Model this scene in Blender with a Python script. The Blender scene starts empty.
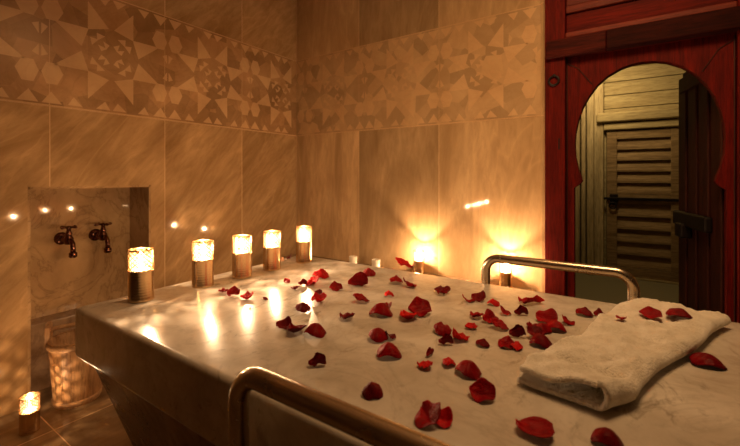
import bpy, bmesh, math, random
from mathutils import Vector, Matrix, Euler, noise
from mathutils.bvhtree import BVHTree
random.seed(7)
S = bpy.context.scene
COL = S.collection
PI = math.pi

# ------------------------------------------------------------------ camera, world, lights, exposure
CAM = Vector((2.5, -2.51, 1.147)); YAW = math.radians(34.1); FPX = 387.0; HORIZON = 177.0
cd = bpy.data.cameras.new('camera'); cam = bpy.data.objects.new('camera', cd); COL.objects.link(cam)
cam.location = CAM; cam.rotation_euler = (PI/2, 0, YAW)
cd.sensor_width = 36; cd.lens = 36*FPX/740; cd.shift_y = -(223-HORIZON)/740
cd.clip_start = .02
cd.dof.use_dof = True; cd.dof.focus_distance = 1.45; cd.dof.aperture_fstop = 4.0
S.camera = cam
S.view_settings.view_transform = 'Standard'; S.view_settings.look = 'None'
S.view_settings.gamma = 1; S.view_settings.use_curve_mapping = False
S.view_settings.exposure = 0.9
S.cycles.use_denoising = True
S.cycles.max_bounces = 8

w = bpy.data.worlds.new('night'); S.world = w; w.use_nodes = True
w.node_tree.nodes['Background'].inputs[0].default_value = (1, .5, .2, 1)
w.node_tree.nodes['Background'].inputs[1].default_value = .01

def area(name, loc, target, size, energy, color, spread=180):
    l = bpy.data.lights.new(name, 'AREA'); l.shape = 'DISK'; l.size = size; l.energy = energy; l.color = color
    o = bpy.data.objects.new(name, l); COL.objects.link(o); o.location = loc
    o.rotation_euler = (Vector(target)-Vector(loc)).to_track_quat('-Z', 'Y').to_euler()
    l.spread = math.radians(spread)
    return o
area('ceiling_fill_light', (2.45, -1.15, 2.70), (2.05, -.45, .9), .9, 14, (1, .57, .25), 140)  # unseen soft fill, added to lift the table, towel and end wall
area('passage_light', (2.2, 2.15, 2.33), (2.42, 2.8, 1.55), .25, 4.6, (1, .72, .36))

FLAME_W = 4.1            # strength of each candle flame
FLAME_COL = (1, .62, .33)

def at(u, v, z=.734):
    """a point at height z on the ray of picture position (u, v)"""
    d = (z-CAM.z)*FPX/(HORIZON-v); X = (u-370)/FPX*d
    c, s = math.cos(YAW), math.sin(YAW)
    return Vector((CAM.x+c*X-s*d, CAM.y+s*X+c*d, z))
def dist(p):
    return -math.sin(YAW)*(p.x-CAM.x)+math.cos(YAW)*(p.y-CAM.y)

# ------------------------------------------------------------------ node helper
class NT:
    def __init__(s, name):
        s.m = bpy.data.materials.new(name); s.m.use_nodes = True
        s.t = s.m.node_tree; s.n = s.t.nodes; s.b = s.n['Principled BSDF']
        s.out = s.n['Material Output']
    def link(s, a, b): s.t.links.new(a, b)
    def put(s, sock, v):
        if v is None: return
        if isinstance(v, bpy.types.NodeSocket): s.link(v, sock)
        elif isinstance(v, (tuple, list)) and len(v) == 3 and sock.type == 'RGBA': sock.default_value = (*v, 1)
        else: sock.default_value = v
    def coord(s):
        return s.n.new('ShaderNodeTexCoord').outputs['Object']
    def sep(s, v):
        x = s.n.new('ShaderNodeSeparateXYZ'); s.link(v, x.inputs[0]); return x.outputs
    def comb(s, x, y, z):
        c = s.n.new('ShaderNodeCombineXYZ')
        for i, q in enumerate((x, y, z)): s.put(c.inputs[i], q)
        return c.outputs[0]
    def M(s, op, a, b=None, c=None):
        x = s.n.new('ShaderNodeMath'); x.operation = op
        s.put(x.inputs[0], a); s.put(x.inputs[1], b)
        if c is not None: s.put(x.inputs[2], c)
        return x.outputs[0]
    def V(s, op, a, b=None):
        x = s.n.new('ShaderNodeVectorMath'); x.operation = op
        s.put(x.inputs[0], a); s.put(x.inputs[1], b); return x.outputs[0]
    def noise(s, v, scale, detail=4, rough=.55, dist=0):
        x = s.n.new('ShaderNodeTexNoise'); s.put(x.inputs['Vector'], v)
        x.inputs['Scale'].default_value = scale; x.inputs['Detail'].default_value = detail
        x.inputs['Roughness'].default_value = rough; x.inputs['Distortion'].default_value = dist
        return x.outputs['Fac']
    def white(s, v):
        x = s.n.new('ShaderNodeTexWhiteNoise'); s.put(x.inputs['Vector'], v); return x.outputs['Value'], x.outputs['Color']
    def ramp(s, f, stops):
        x = s.n.new('ShaderNodeValToRGB'); e = x.color_ramp.elements
        while len(e) < len(stops): e.new(.5)
        for i, (p, c) in enumerate(stops):
            e[i].position = p; e[i].color = (*c, 1) if isinstance(c, (tuple, list)) else (c, c, c, 1)
        s.put(x.inputs[0], f); return x.outputs[0]
    def mix(s, f, a, b, mode='MIX'):
        x = s.n.new('ShaderNodeMix'); x.data_type = 'RGBA'; x.blend_type = mode
        s.put(x.inputs[0], f); s.put(x.inputs[6], a); s.put(x.inputs[7], b); return x.outputs[2]
    def bump(s, h, strength=.3, d=.01):
        x = s.n.new('ShaderNodeBump'); x.inputs['Strength'].default_value = strength
        x.inputs['Distance'].default_value = d; s.put(x.inputs['Height'], h)
        s.link(x.outputs[0], s.b.inputs['Normal'])
    def fin(s, color=None, rough=.5, metal=0, **kw):
        s.put(s.b.inputs['Base Color'], color); s.put(s.b.inputs['Roughness'], rough)
        s.put(s.b.inputs['Metallic'], metal)
        for k, v in kw.items(): s.put(s.b.inputs[k.replace('_', ' ')], v)
        return s.m

def tile_material(name, axis, spacing, offset, base, dark, tones=None, row_lines=(), streak=.8, floor=False):
    t = NT(name); P = t.coord(); x, y, z = t.sep(P)
    u = {'x': x, 'y': y}[axis]
    q = t.M('DIVIDE', t.M('SUBTRACT', u, offset), spacing)
    idx = t.M('FLOOR', q); fr = t.M('FRACT', q)
    edge = t.M('MULTIPLY', t.M('MINIMUM', fr, t.M('SUBTRACT', 1.0, fr)), spacing)
    if floor:
        q2 = t.M('DIVIDE', y, spacing); row = t.M('FLOOR', q2); f2 = t.M('FRACT', q2)
        edge = t.M('MINIMUM', edge, t.M('MULTIPLY', t.M('MINIMUM', f2, t.M('SUBTRACT', 1.0, f2)), spacing))
    else:
        row = 0.0
        for zl in row_lines:
            row = t.M('ADD', row, t.M('GREATER_THAN', z, zl))
            edge = t.M('MINIMUM', edge, t.M('ABSOLUTE', t.M('SUBTRACT', z, zl)))
    rv, rc = t.white(t.comb(idx, row, 3.7))
    shifted = t.V('ADD', P, t.V('MULTIPLY', rc, (9., 9., 9.)))
    sx_, sy_, sz_ = t.sep(shifted); hh = {'x': sx_, 'y': sy_}[axis]
    s2 = t.comb(t.M('MULTIPLY', t.M('SUBTRACT', hh, t.M('MULTIPLY', sz_, streak)), 1.5), t.M('MULTIPLY', t.M('ADD', hh, sz_), .35), 0.0)
    cloud = t.noise(s2, 2.6, 6, .62, .8)
    fine = t.noise(s2, 16, 6, .7, .4)
    warp = t.noise(s2, 1.5, 4, .55, .5)
    vein = t.M('ABSOLUTE', t.M('SUBTRACT', warp, .5))
    vein_m = t.ramp(vein, [(0, 1), (.012, .25), (.03, 0)])
    c = t.mix(t.ramp(cloud, [(.3, 0), (.68, 1)]), dark, base)
    c = t.mix(t.M('MULTIPLY', t.ramp(fine, [(.35, 1), (.58, 0)]), .5), c, dark)
    c = t.mix(t.M('MULTIPLY', vein_m, .22), c, tuple(min(1, k*1.25) for k in base))
    tone = t.M('ADD', .82, t.M('MULTIPLY', rv, .3))
    if tones:    # tiles with a tone of their own: (column, row, factor)
        for ci, ri, f in tones:
            hit = t.M('MULTIPLY', t.M('COMPARE', idx, float(ci), .1), t.M('COMPARE', row, float(ri), .1))
            tone = t.M('ADD', t.M('MULTIPLY', tone, t.M('SUBTRACT', 1.0, hit)), t.M('MULTIPLY', hit, f))
    c = t.mix(1.0, c, t.comb(tone, tone, tone), 'MULTIPLY')
    g = t.M('LESS_THAN', edge, .0021)
    c = t.mix(g, c, (.66, .44, .23))
    rough = t.M('ADD', .035, t.M('MULTIPLY', t.M('ADD', g, t.M('MULTIPLY', fine, .05)), .5))
    t.bump(t.M('MULTIPLY', fine, .15), .05, .004)
    return t.fin(c, rough, 0, Specular_IOR_Level=.32)

BASE, DARK = (.56, .365, .18), (.28, .16, .066)
m_wall_left = tile_material('marble_tiles_side_wall', 'y', .597, 0.012, BASE, DARK, row_lines=(1.515, 2.189, 3.0), streak=.9)
m_wall_back = tile_material('marble_tiles_end_wall', 'x', .688, .006, (.64, .44, .235), (.37, .235, .112), [(0, 0, 1.08), (1, 0, .78), (2, 0, .98), (0, 2, 1.05), (1, 2, .72), (2, 2, 1.0)], row_lines=(1.515, 2.189, 3.0), streak=.12)
m_floor = tile_material('marble_floor_tiles', 'x', .62, .33, (.38, .25, .13), (.20, .125, .06), floor=True)
def marble(name, light, dark, vein, vs=.5, rough=.15, streak=(1, 1, 1), pieces=False, bumpy=.06, flecks=False):
    t = NT(name); P = t.coord(); p = t.V('MULTIPLY', P, streak)
    a = t.noise(p, 2.3, 6, .6, 1.2); b = t.noise(p, 9, 6, .65, .8); d = t.noise(p, 3.1, 5, .62, 2.2)
    c = t.mix(t.ramp(a, [(.32, 0), (.62, 1)]), dark, light)
    c = t.mix(t.M('MULTIPLY', t.ramp(b, [(.36, 1), (.56, 0)]), .45), c, dark)
    v = t.ramp(t.M('ABSOLUTE', t.M('SUBTRACT', d, .5)), [(0, 1), (.02, .35), (.06, 0)])
    c = t.mix(t.M('MULTIPLY', v, vs), c, vein)
    if flecks:
        f1 = t.ramp(t.noise(t.V('MULTIPLY', P, (1, .55, 1)), 19, 6, .72, .9), [(.55, 0), (.66, 1)])
        f2 = t.ramp(t.noise(P, 3.3, 3, .5), [(.45, 0), (.6, 1)])
        c = t.mix(t.M('MULTIPLY', t.M('MULTIPLY', f1, f2), .8), c, vein)
    if pieces:
        vo = t.n.new('ShaderNodeTexVoronoi'); vo.inputs['Scale'].default_value = 9; t.link(P, vo.inputs['Vector'])
        k = t.M('ADD', .78, t.M('MULTIPLY', t.sep(vo.outputs['Color'])[0], .42)); c = t.mix(1.0, c, t.comb(k, k, k), 'MULTIPLY')
    t.bump(t.M('ADD', a, t.M('MULTIPLY', b, .15)), bumpy, .02)
    return t.fin(c, t.M('ADD', rough, t.M('MULTIPLY', b, .1 if rough > .05 else .02)))
m_slab = marble('white_veined_marble', (.74, .69, .61), (.46, .40, .32), (.22, .18, .13), .22, .17, flecks=True)
m_slab_base = marble('brown_marble', (.34, .22, .13), (.18, .11, .06), (.10, .055, .03), .4, .14)
m_niche = marble('niche_marble', (.52, .34, .17), (.36, .22, .105), (.16, .085, .04), .5, .02, bumpy=.004)
m_band_dark = marble('mosaic_tan_marble', (.44, .26, .125), (.33, .19, .085), (.25, .14, .06), .3, .2, pieces=True)
m_band_light = marble('mosaic_cream_marble', (.64, .42, .22), (.56, .355, .18), (.42, .26, .13), .2, .2)
def plain(name, col, rough=.6, metal=0, **k):
    t = NT(name); P = t.coord(); n = t.noise(P, 30, 4)
    c = t.mix(t.M('MULTIPLY', n, .5), col, tuple(q*.6 for q in col))
    t.bump(n, .08, .003)
    return t.fin(c, rough, metal, **k)
m_plaster = plain('ceiling_plaster', (.34, .22, .12), .9)
m_room = plain('plain_room_plaster', (.13, .08, .04), .8)
def wood(name, a, b, stretch, scale=7, rough=.55, spec=.5, wear=None):
    t = NT(name); P = t.coord(); p = t.V('MULTIPLY', P, stretch)
    n = t.noise(p, scale, 6, .65, .6); f = t.noise(p, scale*5, 4, .6, .2)
    c = t.mix(t.ramp(n, [(.35, 0), (.65, 1)]), a, b)
    c = t.mix(t.M('MULTIPLY', t.ramp(f, [(.38, 1), (.52, 0)]), .5), c, tuple(q*.45 for q in a))
    if wear:
        c = t.mix(t.M('MULTIPLY', t.ramp(t.noise(P, 5, 6, .7), [(.58, 0), (.68, 1)]), .5), c, wear)
    t.bump(t.M('ADD', n, t.M('MULTIPLY', f, .5)), .25, .006)
    return t.fin(c, rough, 0, Specular_IOR_Level=spec)
m_red_v = wood('red_stained_wood_upright', (.07, .0035, .002), (.16, .007, .003), (6, 6, .5), 4, .65, .12)
m_red_h = wood('red_stained_wood_crosswise', (.07, .0035, .002), (.16, .008, .003), (.5, 6, 6), 4, .65, .12)
m_plank = wood('worn_red_brown_planks', (.10, .008, .003), (.19, .024, .009), (.5, 6, 6), 4, .6, .3, (.22, .07, .024))
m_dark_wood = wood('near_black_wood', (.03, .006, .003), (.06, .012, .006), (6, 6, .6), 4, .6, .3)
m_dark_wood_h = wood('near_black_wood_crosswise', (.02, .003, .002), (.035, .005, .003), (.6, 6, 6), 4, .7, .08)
m_old_v = wood('old_pale_wood_upright', (.34, .26, .13), (.56, .44, .24), (7, 7, .5), 4, .75, .2)
m_old_h = wood('old_pale_wood_crosswise', (.32, .24, .11), (.50, .40, .20), (.5, 7, 7), 4, .75, .2)
m_shutter = wood('brown_louvre_wood', (.20, .125, .055), (.36, .245, .115), (.5, 7, 7), 4, .7, .2)
m_bucket = wood('cedar_staves', (.34, .175, .075), (.50, .28, .12), (6, 6, .5), 4, .5, .4)
m_bucket_band = wood('cedar_hoop', (.38, .20, .09), (.50, .29, .13), (3, 3, 3), 4, .5, .4)
def metal(name, col, rough, ring=0):
    t = NT(name); P = t.coord()
    n = t.noise(P, 22, 4); z = t.sep(P)[2]
    c = t.mix(t.M('MULTIPLY', n, .6), col, tuple(q*.55 for q in col))
    if ring:
        t.bump(t.M('ADD', t.M('SINE', t.M('MULTIPLY', z, ring)), t.M('MULTIPLY', n, .2)), .04, .001)
    return t.fin(c, t.M('ADD', rough, t.M('MULTIPLY', n, .12)), 1)
m_copper = metal('ribbed_copper', (.74, .52, .29), .17, 700)
m_brass = metal('dark_aged_brass', (.20, .085, .055), .2)
m_steel = metal('brushed_steel_pipe', (.66, .56, .42), .20)
m_iron = plain('black_iron', (.02, .014, .012), .5, .6)
m_wax = plain('white_wax', (.85, .78, .62), .5)
m_wick = plain('charred_wick', (.02, .015, .01), .9)
t = NT('frosted_candle_glass')
tl = t.n.new('ShaderNodeBsdfTranslucent'); tl.inputs[0].default_value = (.95, .9, .82, 1)
tp = t.n.new('ShaderNodeBsdfTransparent'); mx = t.n.new('ShaderNodeMixShader'); mx.inputs[0].default_value = .02
t.link(tp.outputs[0], mx.inputs[1]); t.link(tl.outputs[0], mx.inputs[2]); t.link(mx.outputs[0], t.out.inputs[0]); m_sleeve = t.m
m_glass_cup = plain('frosted_white_glass', (.85, .76, .62), .3)
t = NT('candle_flame'); t.b.inputs['Emission Color'].default_value = (1, .72, .36, 1); t.b.inputs['Emission Strength'].default_value = 60
tp = t.n.new('ShaderNodeBsdfTransparent'); em = t.n.new('ShaderNodeEmission'); em.inputs[0].default_value = (1, .72, .36, 1); em.inputs[1].default_value = 35
ad = t.n.new('ShaderNodeAddShader'); t.link(tp.outputs[0], ad.inputs[0]); t.link(em.outputs[0], ad.inputs[1]); t.link(ad.outputs[0], t.out.inputs[0]); m_flame = t.m
t = NT('white_terry_cotton'); P = t.coord(); n = t.noise(P, 260, 3, .6); n2 = t.noise(P, 28, 5, .7)
t.bump(t.M('ADD', n, t.M('MULTIPLY', n2, 1.6)), .9, .006)
m_towel = t.fin(t.mix(t.ramp(n2, [(.3, 0), (.6, 1)]), (.72, .65, .52), (.92, .86, .74)), .95, 0, Sheen_Weight=.3)
def petal_mat(name, a, b, rough=.42):
    t = NT(name); P = t.coord(); n = t.noise(P, 3.5, 4, .6); y = t.sep(P)[1]
    f = t.M('ADD', t.M('MULTIPLY', n, .9), t.M('MULTIPLY', y, .5))
    c = t.mix(t.ramp(f, [(.3, 0), (.7, 1)]), a, b)
    t.bump(t.noise(t.V('MULTIPLY', P, (9, 1.5, 1)), 3, 3), .25, .05)
    t.fin(c, rough, 0, Specular_IOR_Level=.14)
    tr = t.n.new('ShaderNodeBsdfTranslucent'); t.link(c, tr.inputs[0])
    mx = t.n.new('ShaderNodeMixShader'); mx.inputs[0].default_value = .12
    t.link(t.b.outputs[0], mx.inputs[1]); t.link(tr.outputs[0], mx.inputs[2]); t.link(mx.outputs[0], t.out.inputs[0])
    return t.m
m_petal_bright = petal_mat('scarlet_petal', (.50, .005, .007), (.76, .014, .012))
m_petal = petal_mat('crimson_petal', (.24, .002, .004), (.42, .004, .007))
m_petal_dark = petal_mat('dark_red_petal', (.13, .002, .004), (.25, .003, .006))
m_petal_pale = petal_mat('pale_petal', (.62, .34, .2), (.75, .5, .32))

# ------------------------------------------------------------------ geometry helpers
def obj(name, bm, m, parent=None, smooth=False, loc=None):
    me = bpy.data.meshes.new(name); bmesh.ops.recalc_face_normals(bm, faces=bm.faces); bm.to_mesh(me); bm.free()
    for mm in (m if isinstance(m, (list, tuple)) else [m]): me.materials.append(mm)
    if smooth:
        for p in me.polygons: p.use_smooth = True
    o = bpy.data.objects.new(name, me); COL.objects.link(o)
    if parent: o.parent = parent
    if loc: o.location = loc
    return o
def smooth_angle(o, deg=40):
    me = o.data
    for p in me.polygons: p.use_smooth = True
    b = bmesh.new(); b.from_mesh(me)
    for e in b.edges:
        if len(e.link_faces) == 2 and e.calc_face_angle(0) > math.radians(deg): e.smooth = False
    b.to_mesh(me); b.free()
def empty(name, loc=(0, 0, 0), rz=0):
    o = bpy.data.objects.new(name, None); COL.objects.link(o); o.location = loc; o.rotation_euler = (0, 0, rz); o.empty_display_size = .05
    return o
def tag(o, label, cat, group=None):
    o['label'] = label; o['category'] = cat
    if group: o['group'] = group
    return o
def struct(o): o['kind'] = 'structure'; return o
def box(bm, x0, x1, y0, y1, z0, z1, bev=0, mi=0):
    vs = [bm.verts.new((x, y, z)) for x in (x0, x1) for y in (y0, y1) for z in (z0, z1)]
    fs = [bm.faces.new([vs[i] for i in q]) for q in ((0, 1, 3, 2), (4, 6, 7, 5), (0, 4, 5, 1), (2, 3, 7, 6), (0, 2, 6, 4), (1, 5, 7, 3))]
    for f in fs: f.material_index = mi
    if bev:
        es = list({e for f in fs for e in f.edges})
        bmesh.ops.bevel(bm, geom=es, offset=bev, segments=3, affect='EDGES', profile=.5)
    return vs
def lathe(bm, prof, seg=32, origin=(0, 0, 0), axis='z', cap=True):
    rings = []
    for r, h in prof:
        ring = []
        for i in range(seg):
            a = 2*PI*i/seg; c, s = r*math.cos(a), r*math.sin(a)
            p = {'z': (c, s, h), 'x': (h, c, s), 'y': (c, h, s)}[axis]
            ring.append(bm.verts.new(Vector(p)+Vector(origin)))
        rings.append(ring)
    for a, b in zip(rings, rings[1:]):
        for i in range(seg): bm.faces.new((a[i], a[(i+1) % seg], b[(i+1) % seg], b[i]))
    if cap:
        for ring in (rings[0], rings[-1]): bm.faces.new(ring)
def tube(bm, pts, r, seg=14, cap=True, radii=None):
    pts = [Vector(p) for p in pts]; rings = []; up = None
    for i, p in enumerate(pts):
        d = ((pts[min(i+1, len(pts)-1)]-p).normalized()+(p-pts[max(i-1, 0)]).normalized()).normalized()
        if up is None:
            up = d.orthogonal().normalized()
        n = (up-d*up.dot(d)).normalized(); up = n; b = d.cross(n)
        rr = radii[i] if radii else r
        rings.append([bm.verts.new(p+n*rr*math.cos(2*PI*k/seg)+b*rr*math.sin(2*PI*k/seg)) for k in range(seg)])
    for a, b in zip(rings, rings[1:]):
        for i in range(seg): bm.faces.new((a[i], a[(i+1) % seg], b[(i+1) % seg], b[i]))
    if cap: bm.faces.new(rings[0]); bm.faces.new(rings[-1])
def torus(bm, R, r, origin=(0, 0, 0), axis='z', seg=32, ms=8):
    rings = []
    for i in range(seg):
        a = 2*PI*i/seg; ring = []
        for k in range(ms):
            b = 2*PI*k/ms; q = R+r*math.cos(b); h = r*math.sin(b)
            p = {'z': (q*math.cos(a), q*math.sin(a), h), 'y': (q*math.cos(a), h, q*math.sin(a)), 'x': (h, q*math.cos(a), q*math.sin(a))}[axis]
            ring.append(bm.verts.new(Vector(p)+Vector(origin)))
        rings.append(ring)
    for i in range(seg):
        a, b = rings[i], rings[(i+1) % seg]
        for k in range(ms): bm.faces.new((a[k], a[(k+1) % ms], b[(k+1) % ms], b[k]))
def prism(bm, poly, y0, y1):
    """polygon in x,z extruded along y"""
    a = [bm.verts.new((x, y0, z)) for x, z in poly]; b = [bm.verts.new((x, y1, z)) for x, z in poly]
    n = len(poly); bm.faces.new(a); bm.faces.new(b[::-1])
    for i in range(n): bm.faces.new((a[i], b[i], b[(i+1) % n], a[(i+1) % n]))
def copy_tree(o, parent=None):
    c = o.copy(); COL.objects.link(c); c.parent = parent
    for ch in list(o.children): copy_tree(ch, c)
    return c

# ------------------------------------------------------------------ the room
H = 2.75; X1, Y0 = 4.1, -3.7
DX0, DX1, DZ = 2.075, 3.03, 2.55           # the doorway in the end wall
NY0, NY1, NZ, ND = -1.868, -1.270, 1.097, .25   # the tap niche in the side wall
bm = bmesh.new(); box(bm, -.5, X1+.2, Y0-.2, .16, -.1, 0); struct(obj('floor', bm, m_floor))
bm = bmesh.new(); box(bm, -.5, X1+.2, Y0-.2, .16, H, H+.1); struct(obj('ceiling', bm, m_plaster))
bm = bmesh.new()
box(bm, -.45, 0, Y0-.2, NY0, 0, H); box(bm, -.45, 0, NY1, .16, 0, H); box(bm, -.45, 0, NY0, NY1, NZ, H)
struct(obj('wall_left', bm, m_wall_left))
bm = bmesh.new(); box(bm, -.45, -ND, NY0, NY1, 0, NZ)
box(bm, -ND, -.001, NY1-.012, NY1, 0, NZ); box(bm, -ND, -.001, NY0, NY0+.012, 0, NZ); box(bm, -ND, -.001, NY0, NY1, NZ-.012, NZ)
struct(obj('trim_1', bm, m_niche))
bm = bmesh.new(); box(bm, -ND, -.13, NY0+.012, NY1-.012, 0, .362, .006)
struct(obj('trim_2', bm, m_slab_base))
bm = bmesh.new(); box(bm, 0, DX0, 0, .16, 0, H); box(bm, DX1, X1, 0, .16, 0, H); box(bm, DX0, DX1, 0, .16, DZ, H)
struct(obj('wall_back', bm, m_wall_back))
bm = bmesh.new(); box(bm, X1, X1+.2, Y0-.2, .16, 0, H); struct(obj('wall_right', bm, m_room))
bm = bmesh.new(); box(bm, 0, X1, Y0-.2, Y0, 0, H); struct(obj('wall_front', bm, m_room))
# pale strip beside the door frame
bm = bmesh.new(); box(bm, DX0-.028, DX0, -.012, 0, 0, H, .003); struct(obj('trim_3', bm, m_wall_back))

# mosaic band (star pattern inlay), one trim per wall
def octo(polys):
    out = []
    for p in polys:
        for k in range(4):
            for mir in (1, -1):
                q = [(mir*x, y) for x, y in p]
                for _ in range(k): q = [(-y, x) for x, y in q]
                out.append(q)
    return out
STAR8 = octo([[(.36, .83), (.36, .35), (.04, .45)],
              [(.10, .30), (.23, .33), (.22, .20)],
              [(.03, .16), (.13, .21), (.09, .07)]])
def four(polys):
    out = []
    for p in polys:
        for a in (1, -1):
            for b in (1, -1): out.append([(a*x, b*y) for x, y in p])
    return out
HEX = four([[(.70, .50), (.78, .68), (.92, .68), (.985, .50), (.92, .34), (.78, .34)],
            [(.985, .26), (.90, .22), (.985, .08)],
            [(.44, .98), (.64, .98), (.56, .84)],
            [(.02, .98), (.24, .98), (.10, .84)],
            [(.72, .985), (.98, .985), (.86, .80)]])
BZ0, BZ1 = 1.515, 2.189
def band(name, axis, c0, step, lo, hi, md=m_band_dark):
    bm = bmesh.new(); zc = (BZ0+BZ1)/2; hz = (BZ1-BZ0)/2
    def pt(u, z, d): return (u, -d, z) if axis == 'x' else (d, u, z)
    if axis == 'x': box(bm, lo, hi, -.004, 0, BZ0, BZ1)
    else: box(bm, 0, .004, lo, hi, BZ0, BZ1)
    def face(poly, d, mi):
        vs = [bm.verts.new(pt(u, z, d)) for u, z in poly]
        f = bm.faces.new(vs); f.material_index = mi
        r = bmesh.ops.extrude_face_region(bm, geom=[f])
        off = Vector(pt(0, 0, .0006))
        bmesh.ops.translate(bm, verts=[v for v in r['geom'] if isinstance(v, bmesh.types.BMVert)], vec=off)
    k = -6
    while k < 7:
        c = c0+k*step; k += 1
        for poly in STAR8+HEX:
            q = [(c+x*step/2, zc+y*hz*.97) for x, y in poly]
            if min(p[0] for p in q) > lo+.004 and max(p[0] for p in q) < hi-.004: face(q, .0035, 1)
    jt = .597 if axis == 'y' else .688; q_ = -12
    while q_ < 12:
        u = q_*jt+.009; q_ += 1
        if lo+.01 < u < hi-.01: face([(u-.0015, BZ0), (u+.0015, BZ0), (u+.0015, BZ1), (u-.0015, BZ1)], .0042, 1)
    for z in (BZ0+.003, BZ1-.003): face([(lo, z-.003), (hi, z-.003), (hi, z+.003), (lo, z+.003)], .0038, 1)
    o = obj(name, bm, [md, m_band_light]); struct(o)
    return o
band('trim_4', 'y', -.183, .655, Y0, -.0)
band('trim_5', 'x', .43, .64, .004, DX0-.028, marble('mosaic_tan_marble_glare', (.53, .36, .19), (.45, .29, .145), (.38, .24, .12), .3, .2, pieces=True))  # same tan marble made paler: glare on this wall put into its colour
# low marble bench along the end wall, behind the table
bm = bmesh.new(); box(bm, .02, 2.02, -.34, -.001, 0, .465, .01)
tag(obj('marble_bench', bm, m_slab_base), 'low marble bench along the end wall behind the table', 'bench')

# ------------------------------------------------------------------ passage behind the arched door
PY = 2.8
bm = bmesh.new(); box(bm, 1.6, 3.4, .16, PY+.1, -.1, 0); struct(obj('floor_passage', bm, plain('green_grey_stone', (.22, .19, .10), .6)))
bm = bmesh.new(); box(bm, 1.6, 3.4, .16, PY+.1, 2.4, 2.5); struct(obj('ceiling_passage', bm, m_old_h))
bm = bmesh.new(); box(bm, 1.5, 1.75, .16, PY+.1, 0, 2.4); struct(obj('wall_passage_left', bm, m_old_v))
bm = bmesh.new(); box(bm, 3.25, 3.4, .16, PY+.1, 0, 2.4); struct(obj('wall_passage_right', bm, m_old_v))
bm = bmesh.new()
for i in range(10):                     # horizontal boards over the far door
    z0 = 1.79+i*.155
    box(bm, 1.75, 3.25, PY, PY+.05, z0, z0+.148, .006)
box(bm, 1.75, 2.25, PY, PY+.05, 0, 1.79); box(bm, 2.95, 3.25, PY, PY+.05, 0, 1.79)
box(bm, 1.75, 3.25, PY+.06, PY+.1, 0, 2.4)
struct(obj('wall_passage_back', bm, m_old_h))
bm = bmesh.new()
for x0, x1, d in ((1.86, 1.98, .05), (2.0, 2.045, .09), (2.06, 2.13, .12), (2.13, 2.225, .07)):
    box(bm, x0, x1, PY-d, PY, 0, 2.4, .008)
struct(obj('trim_6', bm, m_old_v))
d3 = empty('door_3', (2.257, PY-.02, 0)); struct(d3)
def bx(name, m, parent, *a, bev=.004):
    b = bmesh.new(); box(b, *a, bev); return obj(name, b, m, parent)
bx('stile', m_shutter, d3, 0, .1, -.03, .02, .02, 1.67); bx('stile', m_shutter, d3, .59, .69, -.03, .02, .02, 1.67)
bx('rail', m_shutter, d3, .1, .59, -.028, .018, 1.58, 1.67); bx('rail', m_shutter, d3, .1, .59, -.028, .018, .84, .95); bx('rail', m_shutter, d3, .1, .59, -.028, .018, .02, .12)
for z0, z1 in ((.12, .84), (.95, 1.58)):
    n = 5; h = (z1-z0)/n
    for i in range(n):
        b = bmesh.new(); zz = z0+i*h
        prism_pts = [(0, zz+.002), (0, zz+h-.03), (0, zz)]
        vs = [b.verts.new(v) for v in ((.1, .015, zz), (.59, .015, zz), (.1, -.026, zz+.006), (.59, -.026, zz+.006), (.1, -.024, zz+.03), (.59, -.024, zz+.03), (.1, .01, zz+h), (.59, .01, zz+h), (.1, .02, zz+h), (.59, .02, zz+h))]
        for q in ((0, 1, 3, 2), (2, 3, 5, 4), (4, 5, 7, 6), (6, 7, 9, 8), (8, 9, 1, 0)): b.faces.new([vs[k] for k in q])
        b.faces.new([vs[k] for k in (0, 2, 4, 6, 8)]); b.faces.new([vs[k] for k in (1, 9, 7, 5, 3)])
        obj('louvre_slat', b, m_shutter, d3)
bolt = bx('sliding_bolt', m_iron, d3, -.03, .66, -.05, -.03, .885, .915)
b = bmesh.new(); torus(b, .035, .007, (.06, -.05, .82), 'y', 20, 6); obj('pull_ring', b, m_iron, d3, True)
bx('latch_plate', m_iron, d3, .03, .11, -.04, -.028, .83, .95)
bx('lintel', m_old_h, d3, -.10, .78, -.10, .02, 1.775, 1.885, bev=.02)
bx('lintel', m_old_h, d3, -.03, .78, -.06, .02, 1.685, 1.765, bev=.015)
bx('threshold', m_old_h, d3, 0, .69, -.04, .02, 0, .02)

# open leaf (dark), hinged at the right of the arch
leaf_a = math.atan2(.56, -.125)
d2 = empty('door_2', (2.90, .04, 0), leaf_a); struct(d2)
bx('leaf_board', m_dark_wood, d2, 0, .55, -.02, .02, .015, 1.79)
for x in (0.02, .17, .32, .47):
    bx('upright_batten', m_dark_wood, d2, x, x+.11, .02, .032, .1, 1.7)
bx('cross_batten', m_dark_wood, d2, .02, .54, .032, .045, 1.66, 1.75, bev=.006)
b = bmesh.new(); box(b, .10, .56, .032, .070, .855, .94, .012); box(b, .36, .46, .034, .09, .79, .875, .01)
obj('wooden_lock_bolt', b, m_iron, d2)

# ------------------------------------------------------------------ the red door with its keyhole arch
d1 = empty('door_1', (0, 0, 0)); struct(d1)
YF = -.005
PX0, PX1 = 2.186, 2.907
bx('frame_post', m_red_v, d1, DX0, PX0-.004, -.05, .05, 0, DZ); bx('frame_post', m_red_v, d1, PX1+.004, DX1, -.05, .05, 0, DZ)
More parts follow.
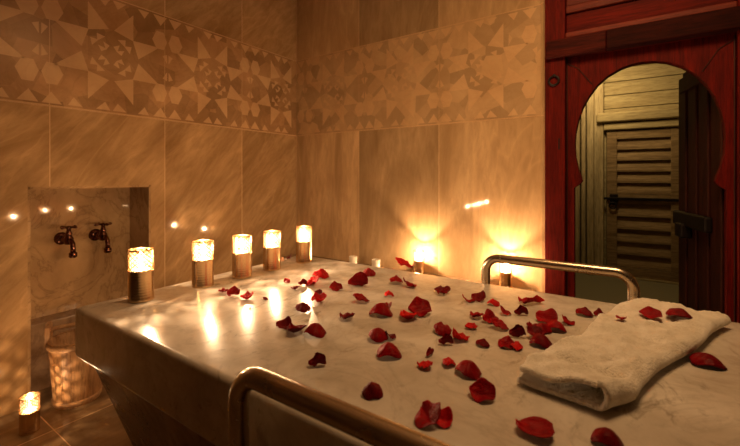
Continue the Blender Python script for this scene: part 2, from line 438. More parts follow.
# arched panel: outline of the opening from the photograph's keyhole shape
cx = .5*(PX0+PX1)+.004
prof = [(-.325, 0), (-.325, .62), (-.325, 1.085), (-.298, 1.105), (-.284, 1.125), (-.290, 1.15), (-.304, 1.19), (-.318, 1.26), (-.322, 1.335), (-.318, 1.40), (-.305, 1.47), (-.283, 1.54), (-.252, 1.60), (-.21, 1.66), (-.16, 1.705), (-.10, 1.737), (-.05, 1.751), (0, 1.755)]
opening = prof+[(-x, z) for x, z in prof[-2::-1]]
b = bmesh.new()
yF, yB = -.018, .042
zt = 1.832
n = len(opening)
fr = [b.verts.new((cx+x, yF, z)) for x, z in opening]; bk = [b.verts.new((cx+x, yB, z)) for x, z in opening]
def outer(x, z):
    # outer border vertex matched to each opening vertex
    if z < 1.2: return ((PX0 if x < 0 else PX1), z)
    a = math.atan2(z-1.33, x)
    hw = (PX1-PX0)/2; dx, dz = math.cos(a), math.sin(a)
    tt = min(hw/abs(dx) if abs(dx) > 1e-6 else 9, (zt-1.33)/dz if dz > 1e-6 else 9)
    return ((PX0+PX1)/2+dx*tt, 1.33+dz*tt)
corner_l = math.atan2(zt-1.33, -(PX1-PX0)/2)
op2 = []
fo = []; bo = []
for x, z in opening:
    ox, oz = outer(x, z)
    fo.append(b.verts.new((ox, yF, oz))); bo.append(b.verts.new((ox, yB, oz)))
for i in range(n-1):
    b.faces.new((fr[i], fr[i+1], fo[i+1], fo[i])); b.faces.new((bk[i], bo[i], bo[i+1], bk[i+1]))
    b.faces.new((fr[i], bk[i], bk[i+1], fr[i+1]))
    # fill the corner where the border turns
    p, q = fo[i].co, fo[i+1].co
    if abs(p.x-q.x) > 1e-4 and abs(p.z-q.z) > 1e-4:
        X = min(p.x, q.x) if p.x < cx else max(p.x, q.x)
        for y, s, e in ((yF, fo[i], fo[i+1]), (yB, bo[i], bo[i+1])):
            v = b.verts.new((X, y, zt)); b.faces.new((s, e, v))
obj('arched_panel', b, m_red_v, d1)
# seams: upright and mitred joints, as thin grooves cut by dark strips of real depth
b = bmesh.new()
tube(b, [(PX0+.004, -.0195, 0), (PX0+.004, -.0195, 1.82)], .003, 6)
tube(b, [(PX1-.004, -.0195, 0), (PX1-.004, -.0195, 1.82)], .003, 6)
tube(b, [(PX0+.006, -.019, 1.80), (PX0+.06, -.019, 1.765), (cx-.235, -.019, 1.665)], .003, 6)
tube(b, [(PX1-.006, -.019, 1.80), (PX1-.06, -.019, 1.765), (cx+.235, -.019, 1.665)], .003, 6)
obj('joint_line', b, m_dark_wood, d1)
# crossbeam with its lighter left end, and a ledge above
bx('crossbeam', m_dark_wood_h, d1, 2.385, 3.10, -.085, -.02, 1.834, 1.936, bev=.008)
bx('crossbeam_end', wood('dark_red_wood_crosswise', (.03, .003, .002), (.08, .008, .004), (.6, 6, 6), 4, .65, .1), d1, DX0+.01, 2.385, -.082, -.02, 1.834, 1.935, bev=.008)
bx('beam_block', m_red_h, d1, PX0-.004, PX1+.004, -.02, .04, 1.834, 1.95)
bx('ledge', m_plank, d1, PX0-.003, PX1+.003, -.055, .03, 1.938, 1.972, bev=.008)
z = 1.972
for h in (.115, .045, .15, .045, .16):
    bx('upper_board' if h > .1 else 'board_moulding', m_red_h if h > .1 and z < 2.0 else m_plank, d1, PX0-.003, PX1+.003, -.012 if h > .1 else -.028, .035, z+.002, z+h, bev=.006); z += h
# iron ring and keyhole on the left post
b = bmesh.new(); torus(b, .026, .006, (2.125, -.056, 1.705), 'y', 24, 8); lathe(b, [(.001, -.062), (.008, -.06), (.010, -.05)], 12, (2.125, 0, 1.735), 'y')
obj('iron_ring', b, m_iron, d1, True)
bx('keyhole_slot', m_iron, d1, 2.147, 2.155, -.0505, -.04, 1.305, 1.37, bev=.001)

# ------------------------------------------------------------------ massage table
TX0, TX1, TY0, TY1, TZ, TH = 1.032, 3.35, -2.02, -1.005, .734, .16
table = empty('massage_table', ((TX0+TX1)/2, (TY0+TY1)/2, 0)); tx, ty = table.location.x, table.location.y
tag(table, 'thick veined white marble slab table on a tapering base with steel rails', 'table')
b = bmesh.new(); box(b, TX0-tx, TX1-tx, TY0-ty, TY1-ty, TZ-TH, TZ)
bmesh.ops.bevel(b, geom=[e for e in b.edges], offset=.016, segments=5, affect='EDGES', profile=.5)
slab = obj('slab', b, m_slab, table); smooth_angle(slab, 35)
b = bmesh.new(); lv = []
for z, i in ((TZ-TH, .03), (0.001, .20)):
    lv.append([b.verts.new((x, y, z)) for x, y in ((TX0+i-tx, TY0+i-ty), (TX1-i-tx, TY0+i-ty), (TX1-i-tx, TY1-i-ty), (TX0+i-tx, TY1-i-ty))])
b.faces.new(lv[0]); b.faces.new(lv[1])
for i in range(4): b.faces.new((lv[0][i], lv[0][(i+1) % 4], lv[1][(i+1) % 4], lv[1][i]))
bmesh.ops.bevel(b, geom=[e for e in b.edges], offset=.006, segments=2, affect='EDGES')
obj('base', b, m_slab_base, table)
def rail(x0, x1, yp, yside, ztop):
    """U-shaped pipe: rises outside the slab's edge and turns back into its side"""
    R = .055; zl = TZ-.130; pts = []
    s = 1 if yside > yp else -1
    def arc(c, p, q, n=8):
        return [Vector(c)+Vector(p)*math.cos(k*PI/2/n)+Vector(q)*math.sin(k*PI/2/n) for k in range(n+1)]
    r2 = .03; foot = abs(yside-yp)
    pts += [Vector((x0, yside, zl))]+arc((x0, yp+s*r2, zl+r2), (0, 0, -r2), (0, -s*r2, 0), 6)
    pts += arc((x0+R, yp, ztop-R), (-R, 0, 0), (0, 0, R))
    pts += arc((x1-R, yp, ztop-R), (0, 0, R), (R, 0, 0))
    pts += arc((x1, yp+s*r2, zl+r2), (0, -s*r2, 0), (0, 0, -r2), 6)+[Vector((x1, yside, zl))]
    b = bmesh.new(); tube(b, [p-Vector((tx, ty, 0)) for p in pts], .0175, 20)
    o = obj('rail', b, m_steel, table, True)
    for x in (x0, x1):
        b = bmesh.new(); lathe(b, [(.026, -.004), (.026, .002), (.023, .006), (.018, .008)] if s < 0 else [(.026, .004), (.026, -.002), (.023, -.006), (.018, -.008)], 24, (x-tx, yside-ty, zl), 'y')
        obj('flange', b, m_steel, o, True)
rail(2.005, 2.505, TY1+.07, TY1, .82)
rail(1.935, 2.50, TY0-.062, TY0, .812)

# ------------------------------------------------------------------ candle holders
CR, CHH = .0385, .172
BODY = .60*CHH
def holder_mesh():
    root = empty('candle_holder')
    b = bmesh.new()
    lathe(b, [(CR*.6, .001), (CR*.985, .001), (CR+.0012, .004), (CR, .008), (CR, BODY-.003), (CR+.0008, BODY), (CR-.0015, BODY), (CR-.0015, .004), (CR*.6, .003)], 48, cap=False)
    lathe(b, [(.0005, .002), (CR*.99, .002)], 48, cap=False)
    obj('body', b, m_copper, root, True)
    # pierced upper part: lace of rings
    b = bmesh.new(); NA, NZ_ = 252, 74; z0, z1 = BODY-.001, CHH-.003; circ = 2*PI*CR
    cols = 14; s = circ/cols; rows = [(z0+s*.5*k*1.0*.87, (k % 2)*.5) for k in range(0, 10)]
    cent = []
    for zc_, off in rows:
        for c in range(-1, cols+2): cent.append(((c+off)*s, zc_))
    vs = {}
    def vert(i, j, r):
        k = (i % NA, j, r)
        if k not in vs:
            a = 2*PI*(i % NA)/NA; rr = CR-(.0012 if r else 0)
            vs[k] = b.verts.new((rr*math.cos(a), rr*math.sin(a), z0+(z1-z0)*j/NZ_))
        return vs[k]
    keep = set()
    for i in range(NA):
        u = (i+.5)/NA*circ
        for j in range(NZ_):
            z = z0+(z1-z0)*(j+.5)/NZ_
            d = min(abs(math.hypot(u-cu, z-cz)-s*.40) for cu, cz in cent if abs(cu-u) < s*1.2 and abs(cz-z) < s*1.2)
            if d < .0009 or j < 1 or j > NZ_-2: keep.add((i, j))
    for i, j in keep:
        for r in (0, 1): b.faces.new([vert(i, j, r), vert(i+1, j, r), vert(i+1, j+1, r), vert(i, j+1, r)])
        for di, dj, e in ((-1, 0, ((i, j), (i, j+1))), (1, 0, ((i+1, j), (i+1, j+1))), (0, -1, ((i, j), (i+1, j))), (0, 1, ((i, j+1), (i+1, j+1)))):
            if ((i+di) % NA, j+dj) not in keep:
                p, q = e; b.faces.new([vert(*p, 0), vert(*q, 0), vert(*q, 1), vert(*p, 1)])
    obj('pierced_screen', b, m_copper, root)
    b = bmesh.new(); torus(b, CR-.0004, .0022, (0, 0, CHH-.0022), 'z', 48, 8); obj('rim', b, m_copper, root, True)
    return root
def candle_proto():
    root = empty('candle'); zb = .004; zt = BODY+.002
    b = bmesh.new(); lathe(b, [(.0335, zb+.02), (.0335, CHH-.012), (.0323, CHH-.012), (.0323, zb+.02)], 40, cap=False); obj('glass_sleeve', b, m_sleeve, root, True)
    b = bmesh.new(); lathe(b, [(.001, zb), (.026, zb), (.027, zb+.003), (.027, zt-.003), (.025, zt), (.012, zt-.002), (.001, zt-.003)], 32); obj('wax', b, m_wax, root, True)
    b = bmesh.new(); tube(b, [(0, 0, zt-.004), (.0004, 0, zt+.004), (.0012, 0, zt+.008)], .0008, 6); obj('wick', b, m_wick, root)
    b = bmesh.new(); lathe(b, [(.0004, zt+.006), (.0035, zt+.010), (.0048, zt+.016), (.0038, zt+.024), (.0016, zt+.032), (.0003, zt+.037)], 16, cap=False); obj('flame', b, m_flame, root, True)
    return root
LF = bpy.data.lights.new('flame_light', 'POINT'); LF.energy = FLAME_W; LF.color = FLAME_COL; LF.shadow_soft_size = .0035
places = [((1.135, -1.865, TZ), 'copper lantern nearest the front end of the table row, beside the wall taps', 'nearest the taps'),
          ((1.154, -1.651, TZ), 'copper lantern second along the row from the tap niche end', 'second from the tap niche'),
          ((1.166, -1.483, TZ), 'copper lantern in the middle of the row of five on the table', 'in the middle of the row of five'),
          ((1.169, -1.325, TZ), 'copper lantern fourth in the row, next to the one at the room corner', 'fourth in the row'),
          ((1.180, -1.133, TZ), 'copper lantern at the far corner of the table, last of the row', 'at the far corner of the table'),
          ((.25, -1.925, 0), 'copper lantern standing on the floor in front of the wooden bucket', 'on the floor by the bucket'),
          ((1.27, -.085, .465), 'copper lantern glowing against the end wall, away from the red door', 'against the end wall under the middle tile'),
          ((1.86, -.085, .465), 'copper lantern glowing against the end wall just beside the red door', 'beside the red door')]
hp, cp = holder_mesh(), candle_proto()
lo = bpy.data.objects.new('flame_light', LF); COL.objects.link(lo); lo.parent = cp; lo.location = (0, 0, BODY+.028)
LC = LF.copy(); LC.energy = FLAME_W*.35   # floor candle's light turned down to keep floor and wall there darker
LB = LF.copy(); LB.energy = FLAME_W*3.3; LB.shadow_soft_size = .008     # boosted to strengthen the glow on the end wall; same flame mesh
for i, (loc, lab, where) in enumerate(places):
    h = hp if i == 0 else copy_tree(hp); h.location = loc; h.rotation_euler.z = i*1.1
    c = cp if i == 0 else copy_tree(cp); c.location = (loc[0], loc[1], loc[2]); c.rotation_euler.z = i
    tag(h, lab, 'candle holder', 'pierced copper candle holders'); tag(c, 'white candle burning inside the copper lantern '+where, 'candle', 'candles in the copper holders')
    if i > 5:
        for q in c.children:
            if q.type == 'LIGHT': q.data = LB
    if i == 5:
        h.scale = c.scale = (.95, .95, .93)
        for q in c.children:
            if q.type == 'LIGHT': q.data = LC
for x, y, lab in ((.80, -.22, 'small white tealight cup peeping over the table edge, nearer the room corner'), (1.0, -.22, 'small white tealight cup peeping over the table edge, nearer the wall lantern')):
    r = empty('tealight_cup', (x, y, .465)); tag(r, lab, 'candle', 'small cups on the bench')
    b = bmesh.new(); lathe(b, [(.001, .001), (.024, .001), (.028, .005), (.030, .098), (.0275, .098), (.026, .03), (.001, .03)], 28, cap=False); obj('cup', b, m_glass_cup, r, True)
    b = bmesh.new(); lathe(b, [(.001, .031), (.0255, .031), (.0262, .082), (.001, .082)], 24, cap=False); obj('wax', b, m_wax, r, True)

# ------------------------------------------------------------------ wall taps
def tap(loc, turn):
    r = empty('wall_tap', loc); r.scale = (1.4, 1.4, 1.4)
    b = bmesh.new(); lathe(b, [(.001, .0), (.026, .0), (.026, .004), (.019, .009), (.011, .014)], 24, axis='x'); obj('wall_flange', b, m_brass, r, True)
    b = bmesh.new()
    lathe(b, [(.010, .010), (.010, .03), (.013, .034), (.013, .042), (.0095, .046), (.0095, .066)], 20, axis='x')
    lathe(b, [(.001, -.019), (.013, -.017), (.0165, -.006), (.0165, .006), (.012, .016), (.009, .022)], 20, (.078, 0, 0))
    lathe(b, [(.012, .020), (.013, .024), (.009, .034), (.006, .046)], 20, (.078, 0, 0))
    tube(b, [(.084, 0, 0), (.105, 0, -.002), (.118, 0, -.012), (.122, 0, -.03), (.122, 0, -.046)], .009, 14)
    lathe(b, [(.009, -.044), (.014, -.047), (.014, -.062), (.010, -.066), (.0085, -.066)], 20, (.122, 0, 0))
    obj('tap_body', b, m_brass, r, True)
    b = bmesh.new(); lathe(b, [(.001, .058), (.009, .056), (.011, .050), (.008, .044), (.006, .042)], 16, (.078, 0, 0))
    for k in range(4):
        a = turn+k*PI/2; d = Vector((math.cos(a), math.sin(a), 0)); p = Vector((.078, 0, .052))
        tube(b, [p, p+d*.020, p+d*.030, p+d*.036], 0, 10, radii=[.0042, .0036, .0062, .003])
    obj('cross_handle', b, m_brass, r, True)
    return r
tag(tap((-ND, -1.652, .79), .5), 'aged brass wall tap in the niche, the one farther from the table lanterns', 'tap', 'taps in the niche')
tag(tap((-ND, -1.480, .79), .15), 'aged brass wall tap in the niche, the one closer to the table lanterns', 'tap', 'taps in the niche')

# ------------------------------------------------------------------ wooden bucket
bk_ = empty('wooden_bucket', (.125, -1.70, 0), math.radians(8)); tag(bk_, 'cedar stave bucket with hoop and bail handle on the floor below the taps', 'bucket')
def stave(b, a0, a1, h0, h1, rb, rt, th=.012):
    def p(a, r, z): return b.verts.new((r*math.cos(a), r*math.sin(a), z))
    k = 3; g = .006; rows = []
    for q in range(k+1):
        a = a0+g+(a1-a0-2*g)*q/k
        rows.append((p(a, rb, h0), p(a, rt, h1), p(a, rt-th, h1), p(a, rb-th, h0)))
    for q in range(k):
        A, B = rows[q], rows[q+1]
        for m in range(4): b.faces.new((A[m], B[m], B[(m+1) % 4], A[(m+1) % 4]))
    b.faces.new(rows[0]); b.faces.new(rows[-1])
b = bmesh.new(); NS = 18
for i in range(NS):
    stave(b, i*2*PI/NS, (i+1)*2*PI/NS, .002, .325, .098, .122)
obj('stave_wall', b, m_bucket, bk_)
b = bmesh.new(); lathe(b, [(.001, .02), (.092, .02), (.093, .035), (.001, .035)], 32, cap=False); obj('bottom', b, m_bucket, bk_)
for z, r, h in ((.292, .1225, .026), (.012, .1005, .022)):
    b = bmesh.new(); lathe(b, [(r-.003, z), (r+.002, z), (r+.004, z+.003), (r+.004+h*.06, z+h-.003), (r+.001, z+h), (r-.002, z+h)], 40, cap=False)
    obj('hoop', b, m_bucket_band, bk_, True)
for a in (-2.2, -2.2+PI):
    b = bmesh.new(); ca, sa = math.cos(a), math.sin(a)
    out = [(-.03, .30), (.03, .30), (.032, .36), (.03, .395), (.016, .415), (-.016, .415), (-.03, .395), (-.032, .36)]
    A = []; B = []
    for u, z in out:
        A.append(b.verts.new((ca*.127-sa*u, sa*.127+ca*u, z))); B.append(b.verts.new((ca*.108-sa*u, sa*.108+ca*u, z)))
    b.faces.new(A); b.faces.new(B)
    for i in range(8): b.faces.new((A[i], A[(i+1) % 8], B[(i+1) % 8], B[i]))
    obj('ear', b, m_bucket, bk_)
b = bmesh.new(); ca, sa = math.cos(-2.2), math.sin(-2.2)
tube(b, [(ca*s_*.13, sa*s_*.13, .375+.012*(1-s_*s_)) for s_ in [k/6-1 for k in range(13)]], .011, 12); obj('bail_handle', b, m_bucket_band, bk_, True)

# ------------------------------------------------------------------ towel
A0, A1 = Vector((2.390, -1.722, 0)), Vector((2.612, -1.055, 0))
L = (A1-A0).length; dl = (A1-A0).normalized(); dw = Vector((dl.y, -dl.x, 0))     # dw: towards the rounded fold
def towel():
    b = bmesh.new(); NL, NU = 90, 64; Wd = .125
    rnd = random.Random(3)
    def surf(u, l):
        # u 0..1 runs bottom layer (open side -> fold), round the fold, and back over the top
        fr_ = 1-min(1, l/.16)
        hgt = .035+.015*fr_**.8+.003*math.sin(l*23+1)
        wid = .079+.036*l+.004*math.sin(l*13)+.009*math.exp(-((l-.10)/.05)**2)
        crease = -.020*math.exp(-((l-.16)/.013)**2)-(.005 if l < .15 else 0)
        if u < .42: s_ = u/.42; w_ = -wid+s_*(2*wid-.02); z = 0
        elif u < .58:
            a = (u-.42)/.16*PI; w_ = wid-.02+.02*math.sin(a); z = hgt*.5*(1-math.cos(a))
        else:
            s_ = (u-.58)/.42; w_ = wid-.02-s_*(2*wid-.02)*(.97+.03*math.sin(l*11))
            sag = (1-fr_)*.004*s_+fr_*.020*s_**.8
            z = hgt-sag+crease*(.3+.7*math.sin(PI*min(1, .15+s_)))+.003*math.sin(w_*40+l*22)+.0025*math.sin(w_*75-l*37)
            z = max(z, .010)
        ll = l*L+(.012*math.sin(w_*19) if l < .5 else 0)*(1-l)
        pt = A0+dl*ll+dw*w_
        if u > .5 and l > .165: z += (.0055*noise.noise(pt*34)+.0045*noise.noise(pt*85))*min(1, (l-.165)*12)*(math.sin(PI*min(1, max(0, s_)))**.5 if u >= .58 else .3)
        return pt+Vector((0, 0, TZ+.006+z))
    g = [[b.verts.new(surf(i/NU, j/NL)) for i in range(NU+1)] for j in range(NL+1)]
    for j in range(NL):
        for i in range(NU): b.faces.new((g[j][i], g[j][i+1], g[j+1][i+1], g[j+1][i]))
    bmesh.ops.recalc_face_normals(b, faces=b.faces)
    r = bmesh.ops.solidify(b, geom=b.faces[:], thickness=.009)
    for v in b.verts:
        if v.co.z > TZ+.014:
            n = math.sin(v.co.x*310)*math.sin(v.co.y*290+1)+rnd.uniform(-.8, .8)
            v.co.z += .0009*n
        v.co.z = max(v.co.z, TZ+.0008)
    return b
tw = obj('folded_towel', towel(), m_towel, None, True); tag(tw, 'folded cream terry towel lying on the marble table', 'towel')

# ------------------------------------------------------------------ rose petals
def petal_mesh(name, kind, seed, m, crumple=1):
    rnd = random.Random(seed); b = bmesh.new(); N = 12
    asym = rnd.uniform(-.12, .12); wav = rnd.uniform(0, 6)
    N = 16
    def p(i, j):
        a = -1+2*i/N; q = j/N
        f = (math.sin(PI*min(1, (q*.93+.035))**.72))**.62
        x = a*.5*f*(1+asym*(q-.5)); y = q-.5+(.05*(1-a*a))*(q-.5)
        rim = .035*math.sin(3.1*a*2+wav)*q
        if kind == 0:    # cup open upwards
            z = .42*(x*x*1.4)+.55*(y-.05)**2+rim
        elif kind == 1:  # dome, hollow side down
            z = .36-.95*x*x-1.0*y*y+rim*.4
        elif kind == 2:  # folded lengthwise, one flank standing
            k = max(0, x+.05); z = .85*k**1.2+.35*y*y+.05*math.sin(9*y+wav)*a+rim; x = x-.45*k
        elif kind == 3:  # long curl, both sides rolled up
            th = x*4.2; z = .22*(1-math.cos(th))+.25*y*y+rim; x = .24*math.sin(th)
        else:            # nearly flat with turned tip
            z = .10*x*x+.9*max(0, q-.62)**1.5+.05*math.sin(5*y+wav)*(1+a)+rim
        q_ = Vector((x*3.2+seed*3.1, y*3.2, seed*1.7)); z += crumple*(.11*noise.noise(q_)+.06*noise.noise(q_*2.6))
        x += .05*noise.noise(q_+Vector((7, 0, 0))); y += .05*noise.noise(q_+Vector((0, 9, 0)))
        return Vector((x, y, z))
    g = [[b.verts.new(p(i, j)) for i in range(N+1)] for j in range(N+1)]
    for j in range(N):
        for i in range(N): b.faces.new((g[j][i], g[j][i+1], g[j+1][i+1], g[j+1][i]))
    bmesh.ops.recalc_face_normals(b, faces=b.faces)
    bmesh.ops.solidify(b, geom=b.faces[:], thickness=.016)
    me = bpy.data.meshes.new(name); b.to_mesh(me); b.free(); me.materials.append(m)
    for q in me.polygons: q.use_smooth = True
    return me
PM = {}
def get_mesh(kind, tone, var, crumple=1):
    k = (kind, tone, var, crumple)
    if k not in PM: PM[k] = petal_mesh('rose_petal', kind, kind*10+var, {'b': m_petal_bright, 'r': m_petal, 'd': m_petal_dark, 'p': m_petal_pale}[tone], crumple)
    return PM[k]
# u, v (middle of the petal), width in picture, kind, tone, lift, turn, tilt, label
PETALS = [
 (223.6, 292.5, 9, 0, 'r', 0, 20, 10, 'cupped red petal at the end of the small trio in front of the second lantern'),
 (233.5, 295.5, 12, 2, 'r', .004, 80, 0, 'crumpled red petal in the middle of the trio nearest the lanterns'),
 (246.3, 299.5, 11, 0, 'b', 0, 150, 8, 'bright cupped petal closing the trio nearest the lanterns'),
 (265.3, 300.2, 5, 4, 'd', 0, 60, 0, 'tiny dark petal scrap lying alone below the middle lantern'),
 (249.6, 310.0, 3, 4, 'd', 0, 10, 0, 'smallest brown red crumb alone on bare marble below the trio'),
 (286.6, 282.6, 6, 4, 'r', 0, 30, 0, 'small flat petal scrap nearest the fourth lantern'),
 (295.2, 289.6, 8, 0, 'd', 0, 100, 5, 'small dark cupped scrap below the petal crumbs by the fourth lantern'),
 (302.5, 285.4, 8, 3, 'd', 0, 80, 0, 'thin dark rolled petal pointing at the bright curled pair'),
 (320.5, 277.5, 15, 1, 'b', 0, 75, 0, 'wide bright petal behind the curled one near the last lantern'),
 (313.5, 284, 13, 2, 'b', 0, 30, 0, 'bright curled petal leaning on a wide one near the last lantern'),
 (318.2, 294.6, 7, 3, 'd', 0, 70, 0, 'short dark curl lying just behind a cupped bright red petal'),
 (318.6, 302.5, 14, 0, 'b', 0, 170, 6, 'cupped bright red petal with a small dark curl behind it'),
 (302.2, 310.5, 14, 1, 'd', 0, 60, 0, 'dark domed petal alone between two lantern reflections'),
 (335.6, 289.5, 12, 2, 'r', 0, 110, 0, 'petal with one pointed edge standing up like a sail'),
 (283.8, 327, 14, 2, 'd', 0, 100, 4, 'dark ruffled petal starting the row of three on the front left of the slab'),
 (295.6, 333, 18, 0, 'd', .001, 40, 0, 'middle petal of the row of three with a dark underside'),
 (315, 334.8, 20, 1, 'r', 0, 80, 0, 'wide domed petal ending the row of three'),
 (368.6, 275.2, 12, 1, 'r', 0, 20, 0, 'small domed petal near the far table edge, closest to the tealight cups'),
 (357.8, 286, 18, 3, 'r', 0, 82, 0, 'long boat shaped petal with raised ends near the far edge'),
 (404.3, 268.8, 16, 4, 'b', 0, 78, 0, 'thin flat petal right on the far edge of the slab below the wall glow'),
 (395.7, 283.6, 12, 1, 'r', 0, 130, 10, 'plain slanted petal, first of a pair near the far edge'),
 (409.3, 287.2, 12, 2, 'r', 0, 210, 0, 'hollow curled petal, second of a pair near the far edge'),
 (388.8, 296.3, 9, 1, 'b', 0, 140, 0, 'small pointed bright petal below the slanted pair'),
 (442.2, 294, 14, 0, 'd', 0, 160, 10, 'rounded petal with a dark fold, alone in front of the wall lantern'),
 (361, 302.4, 15, 4, 'r', 0, 95, 6, 'flat red petal with a turned tip beneath the boat shaped one'),
 (346.4, 319.2, 14, 0, 'd', 0, 60, 4, 'oval petal showing a paler centre, alone mid table'),
 (381, 315, 21, 1, 'r', 0, 100, 0, 'large rounded petal in the centre of the slab, beside a winged pair'),
 (387, 311, 10, 2, 'r', .004, 20, 0, 'raised ruffled petal on the back of the large rounded centre one'),
 (408, 319, 17, 0, 'b', 0, 30, 0, 'bright hollow petal under the winged one at table centre'),
 (419, 313.5, 21, 2, 'r', .002, 100, 0, 'long winged petal lying over a bright hollow one at table centre'),
 (377.5, 339.5, 18, 1, 'r', .002, 50, 0, 'upper rounded petal of the stacked central clump'),
 (389, 339, 10, 2, 'd', .002, 190, 0, 'dark spiky curl on the side of the stacked central clump'),
 (388.7, 356, 22, 1, 'r', 0, 120, 0, 'broad petal at the foot of the stacked central clump'),
 (468.6, 301.8, 11, 4, 'r', 0, 85, 0, 'flat petal tucked against a dark curl behind the rear rail side'),
 (478.4, 299.8, 12, 2, 'd', 0, 60, 0, 'dark curl standing beside a flat petal in front of the rear rail'),
 (493.5, 305.2, 11, 1, 'b', 0, 80, 0, 'small bright petal just in front of the rear rail'),
 (475.6, 317.6, 12, 0, 'r', 0, 30, 5, 'rounded petal beside the two tall pointed ones'),
 (470.6, 328.5, 11, 0, 'b', 0, 110, 8, 'small curled petal below the rounded one, with a bright hollow'),
 (489, 321.5, 15, 2, 'r', 0, 120, 0, 'tall pointed petal rising beside a broad flat one'),
 (499, 328.8, 15, 4, 'r', 0, 60, 5, 'broad flat petal at the foot of the tall pointed one'),
 (504, 314.5, 10, 2, 'r', 0, 150, 6, 'narrow petal standing upright between the pointed one and the rail'),
 (521.2, 315.4, 12, 3, 'd', 0, 85, 0, 'dark rolled petal alone before the flower shaped tuft'),
 (526, 303.8, 14, 0, 'r', 0, 40, 5, 'petal forming one half of the flower shaped tuft at the far edge'),
 (536, 304, 14, 2, 'b', .002, 250, 0, 'spread petal forming the other half of the flower shaped tuft at the far edge'),
 (584.3, 315.3, 14, 1, 'd', 0, 80, 0, 'dark oval petal behind the towel, the larger of the two there'),
 (598.4, 315.8, 10, 2, 'd', 0, 100, 0, 'dark crinkled petal half touching the back side of the towel'),
 (533.5, 328.4, 13, 0, 'd', 0, 20, 6, 'outer petal of the big heap beside the towel, facing the candles'),
 (546.5, 322, 17, 2, 'r', .004, 60, 0, 'high ruffled petal on top of the big heap beside the towel'),
 (556, 330.5, 17, 1, 'r', .001, 100, 12, 'broad petal in the towel side of the big heap'),
 (566, 323.5, 11, 2, 'r', 0, 140, 4, 'petal standing like a flag at the end of the big heap'),
 (543, 331.5, 13, 1, 'r', .002, 10, 0, 'domed petal in the middle of the big heap'),
 (541, 345.5, 20, 1, 'd', 0, 80, 0, 'largest dark petal below the big heap, right before the towel fold'),
 (537, 339, 15, 0, 'd', .005, 190, 0, 'dark petal linking the big heap and the large dark one below it'),
 (517.3, 337.3, 14, 3, 'd', 0, 75, 0, 'small dark ruffle behind the twin rounded petals'),
 (506.5, 346.3, 13, 2, 'r', 0, 30, 0, 'left twin of two rounded petals touching each other'),
 (516.6, 349, 11, 1, 'b', 0, 170, 0, 'right twin of two rounded petals touching each other'),
 (482.7, 345.8, 12, 1, 'd', 0, 85, 0, 'small dark oval petal alone between the twins and a bright wedge'),
 (442.2, 332.8, 16, 1, 'r', 0, 40, 0, 'rounded petal above a thin dark crescent, left of the bright wedge'),
 (446, 344.8, 13, 3, 'd', 0, 85, 0, 'thin dark crescent petal beneath a rounded one'),
 (459.8, 340.5, 16, 4, 'b', 0, 135, 16, 'bright wedge shaped petal slanting down the middle of the slab'),
 (424.5, 368, 14, 0, 'b', 0, 70, 6, 'glossy curled petal with a small shred pointing away from it'),
 (429.8, 356, 8, 3, 'r', 0, 140, 0, 'little shred of petal just above the glossy curled one'),
 (448.5, 365.8, 12, 1, 'b', 0, 150, 10, 'slim bright petal slanting beside a large folded one'),
 (468, 374, 23, 1, 'r', 0, 60, 0, 'large folded dark petal touching a cupped one below it'),
 (482, 396.5, 22, 2, 'r', 0, 60, 0, 'cupped petal with a ragged rim below the large folded one'),
 (317.5, 366.5, 16, 3, 'd', 0, 100, 0, 'dark curled petal alone near the front left of the slab'),
 (317.8, 360, 8, 2, 'r', .003, 200, 0, 'small red tip standing on the dark curl near the slab front'),
 (372, 394.5, 19, 1, 'd', 0, 10, 0, 'single dark domed petal standing alone near the front rail'),
 (429, 420.5, 23, 2, 'r', 0, 20, 0, 'big folded petal at the slab front just above the rail end'),
 (442, 422, 18, 2, 'b', .001, 70, 8, 'bright pointed flap lying against the big folded front petal'),
 (533.8, 433, 33, 0, 'r', 0, 75, 12, 'largest bright petal at the very front, below the towel fold'),
 (607, 444, 27, 1, 'd', 0, 80, 0, 'dark domed petal cut by the bottom of the picture'),
 (706, 364.5, 31, 1, 'd', 0, 100, 0, 'large dark red petal on the marble on the outer side of the towel'),
 (621, 321.5, 9, 0, 'r', 'T', 40, 5, 'smallest of the three petals lying on the towel'),
 (650, 318.5, 18, 2, 'r', 'T', 60, 0, 'winged middle petal of the three lying on the towel'),
 (678.6, 318, 22, 1, 'd', 'T', 85, 0, 'widest darkest petal of the three lying on the towel'),
]
tb = bmesh.new(); tb.from_mesh(tw.data); TBV = BVHTree.FromBMesh(tb); tb.free()
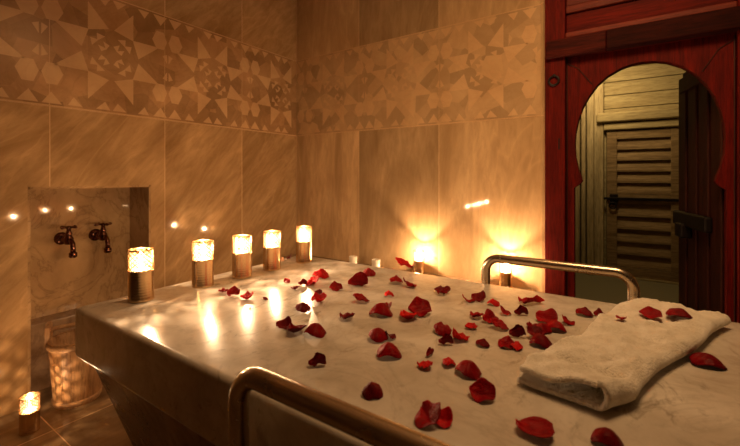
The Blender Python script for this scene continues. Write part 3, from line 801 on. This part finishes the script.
for u, v, wpx, kind, tone, lift, turn, tilt, lab in PETALS:
    z = TZ; p = at(u, v, z)
    if lift == 'T':
        d_ = (at(u, v, TZ)-CAM).normalized(); hit = TBV.ray_cast(CAM, d_)[0]; p = hit
        z = max(TBV.ray_cast(Vector((p.x+i*.013, p.y+j*.013, 1)), Vector((0, 0, -1)))[0].z for i in (-1, 0, 1) for j in (-1, 0, 1))
    d = dist(p); size = wpx*d/FPX*(1.0 if lift == 'T' or u > 690 else 1.13)
    me = get_mesh(kind, tone, int(u) % 3, .25 if wpx >= 17 else .9)
    o = bpy.data.objects.new('rose_petal', me); COL.objects.link(o)
    sx = {0: 1, 1: 1, 2: 1.15, 3: .8, 4: .8}[kind]
    tilt *= .5
    e = Euler((math.radians(tilt), math.radians(tilt*.5), math.radians(turn)+YAW), 'XYZ')
    o.rotation_euler = e; R3 = e.to_matrix()
    # scale so that the width across the view is the measured width
    ZS = (.8 if lift == 'T' else .8 if wpx > 28 else 1.15 if wpx > 17 else 1)*{0: 1.6, 1: 1.5, 2: 1.15, 3: 1.7, 4: 1.5}[kind]
    c, s = math.cos(YAW), math.sin(YAW)
    xs = [(R3 @ Vector((q.co.x*sx, q.co.y, q.co.z))) for q in me.vertices]
    span = max(c*q.x+s*q.y for q in xs)-min(c*q.x+s*q.y for q in xs)
    k = size/span; o.scale = (k*sx, k, k*ZS)
    zs = [(R3 @ Vector((q.co.x*k*sx, q.co.y*k, q.co.z*k*ZS))).z for q in me.vertices]
    o.location = (p.x, p.y, z-min(zs)+.0004+(0 if lift == 'T' else lift))
    tag(o, lab, 'petal', 'rose petals scattered on the table')
# petal and pale leaf behind the last lantern
o = bpy.data.objects.new('rose_petal', get_mesh(2, 'd', 0)); COL.objects.link(o)
o.location = (1.085, -1.13, TZ+.012); o.scale = (.035, .04, .05); o.rotation_euler = (.2, -.2, .6)
tag(o, 'dark red petal standing upright behind the lantern at the far corner', 'petal', 'rose petals scattered on the table')
o = bpy.data.objects.new('rose_petal', get_mesh(1, 'p', 0)); COL.objects.link(o)
o.location = (1.075, -1.19, TZ+.002); o.scale = (.04, .035, .06); o.rotation_euler = (0, 0, .9)
tag(o, 'pale peach petal between the two farthest table lanterns', 'petal', 'rose petals scattered on the table')
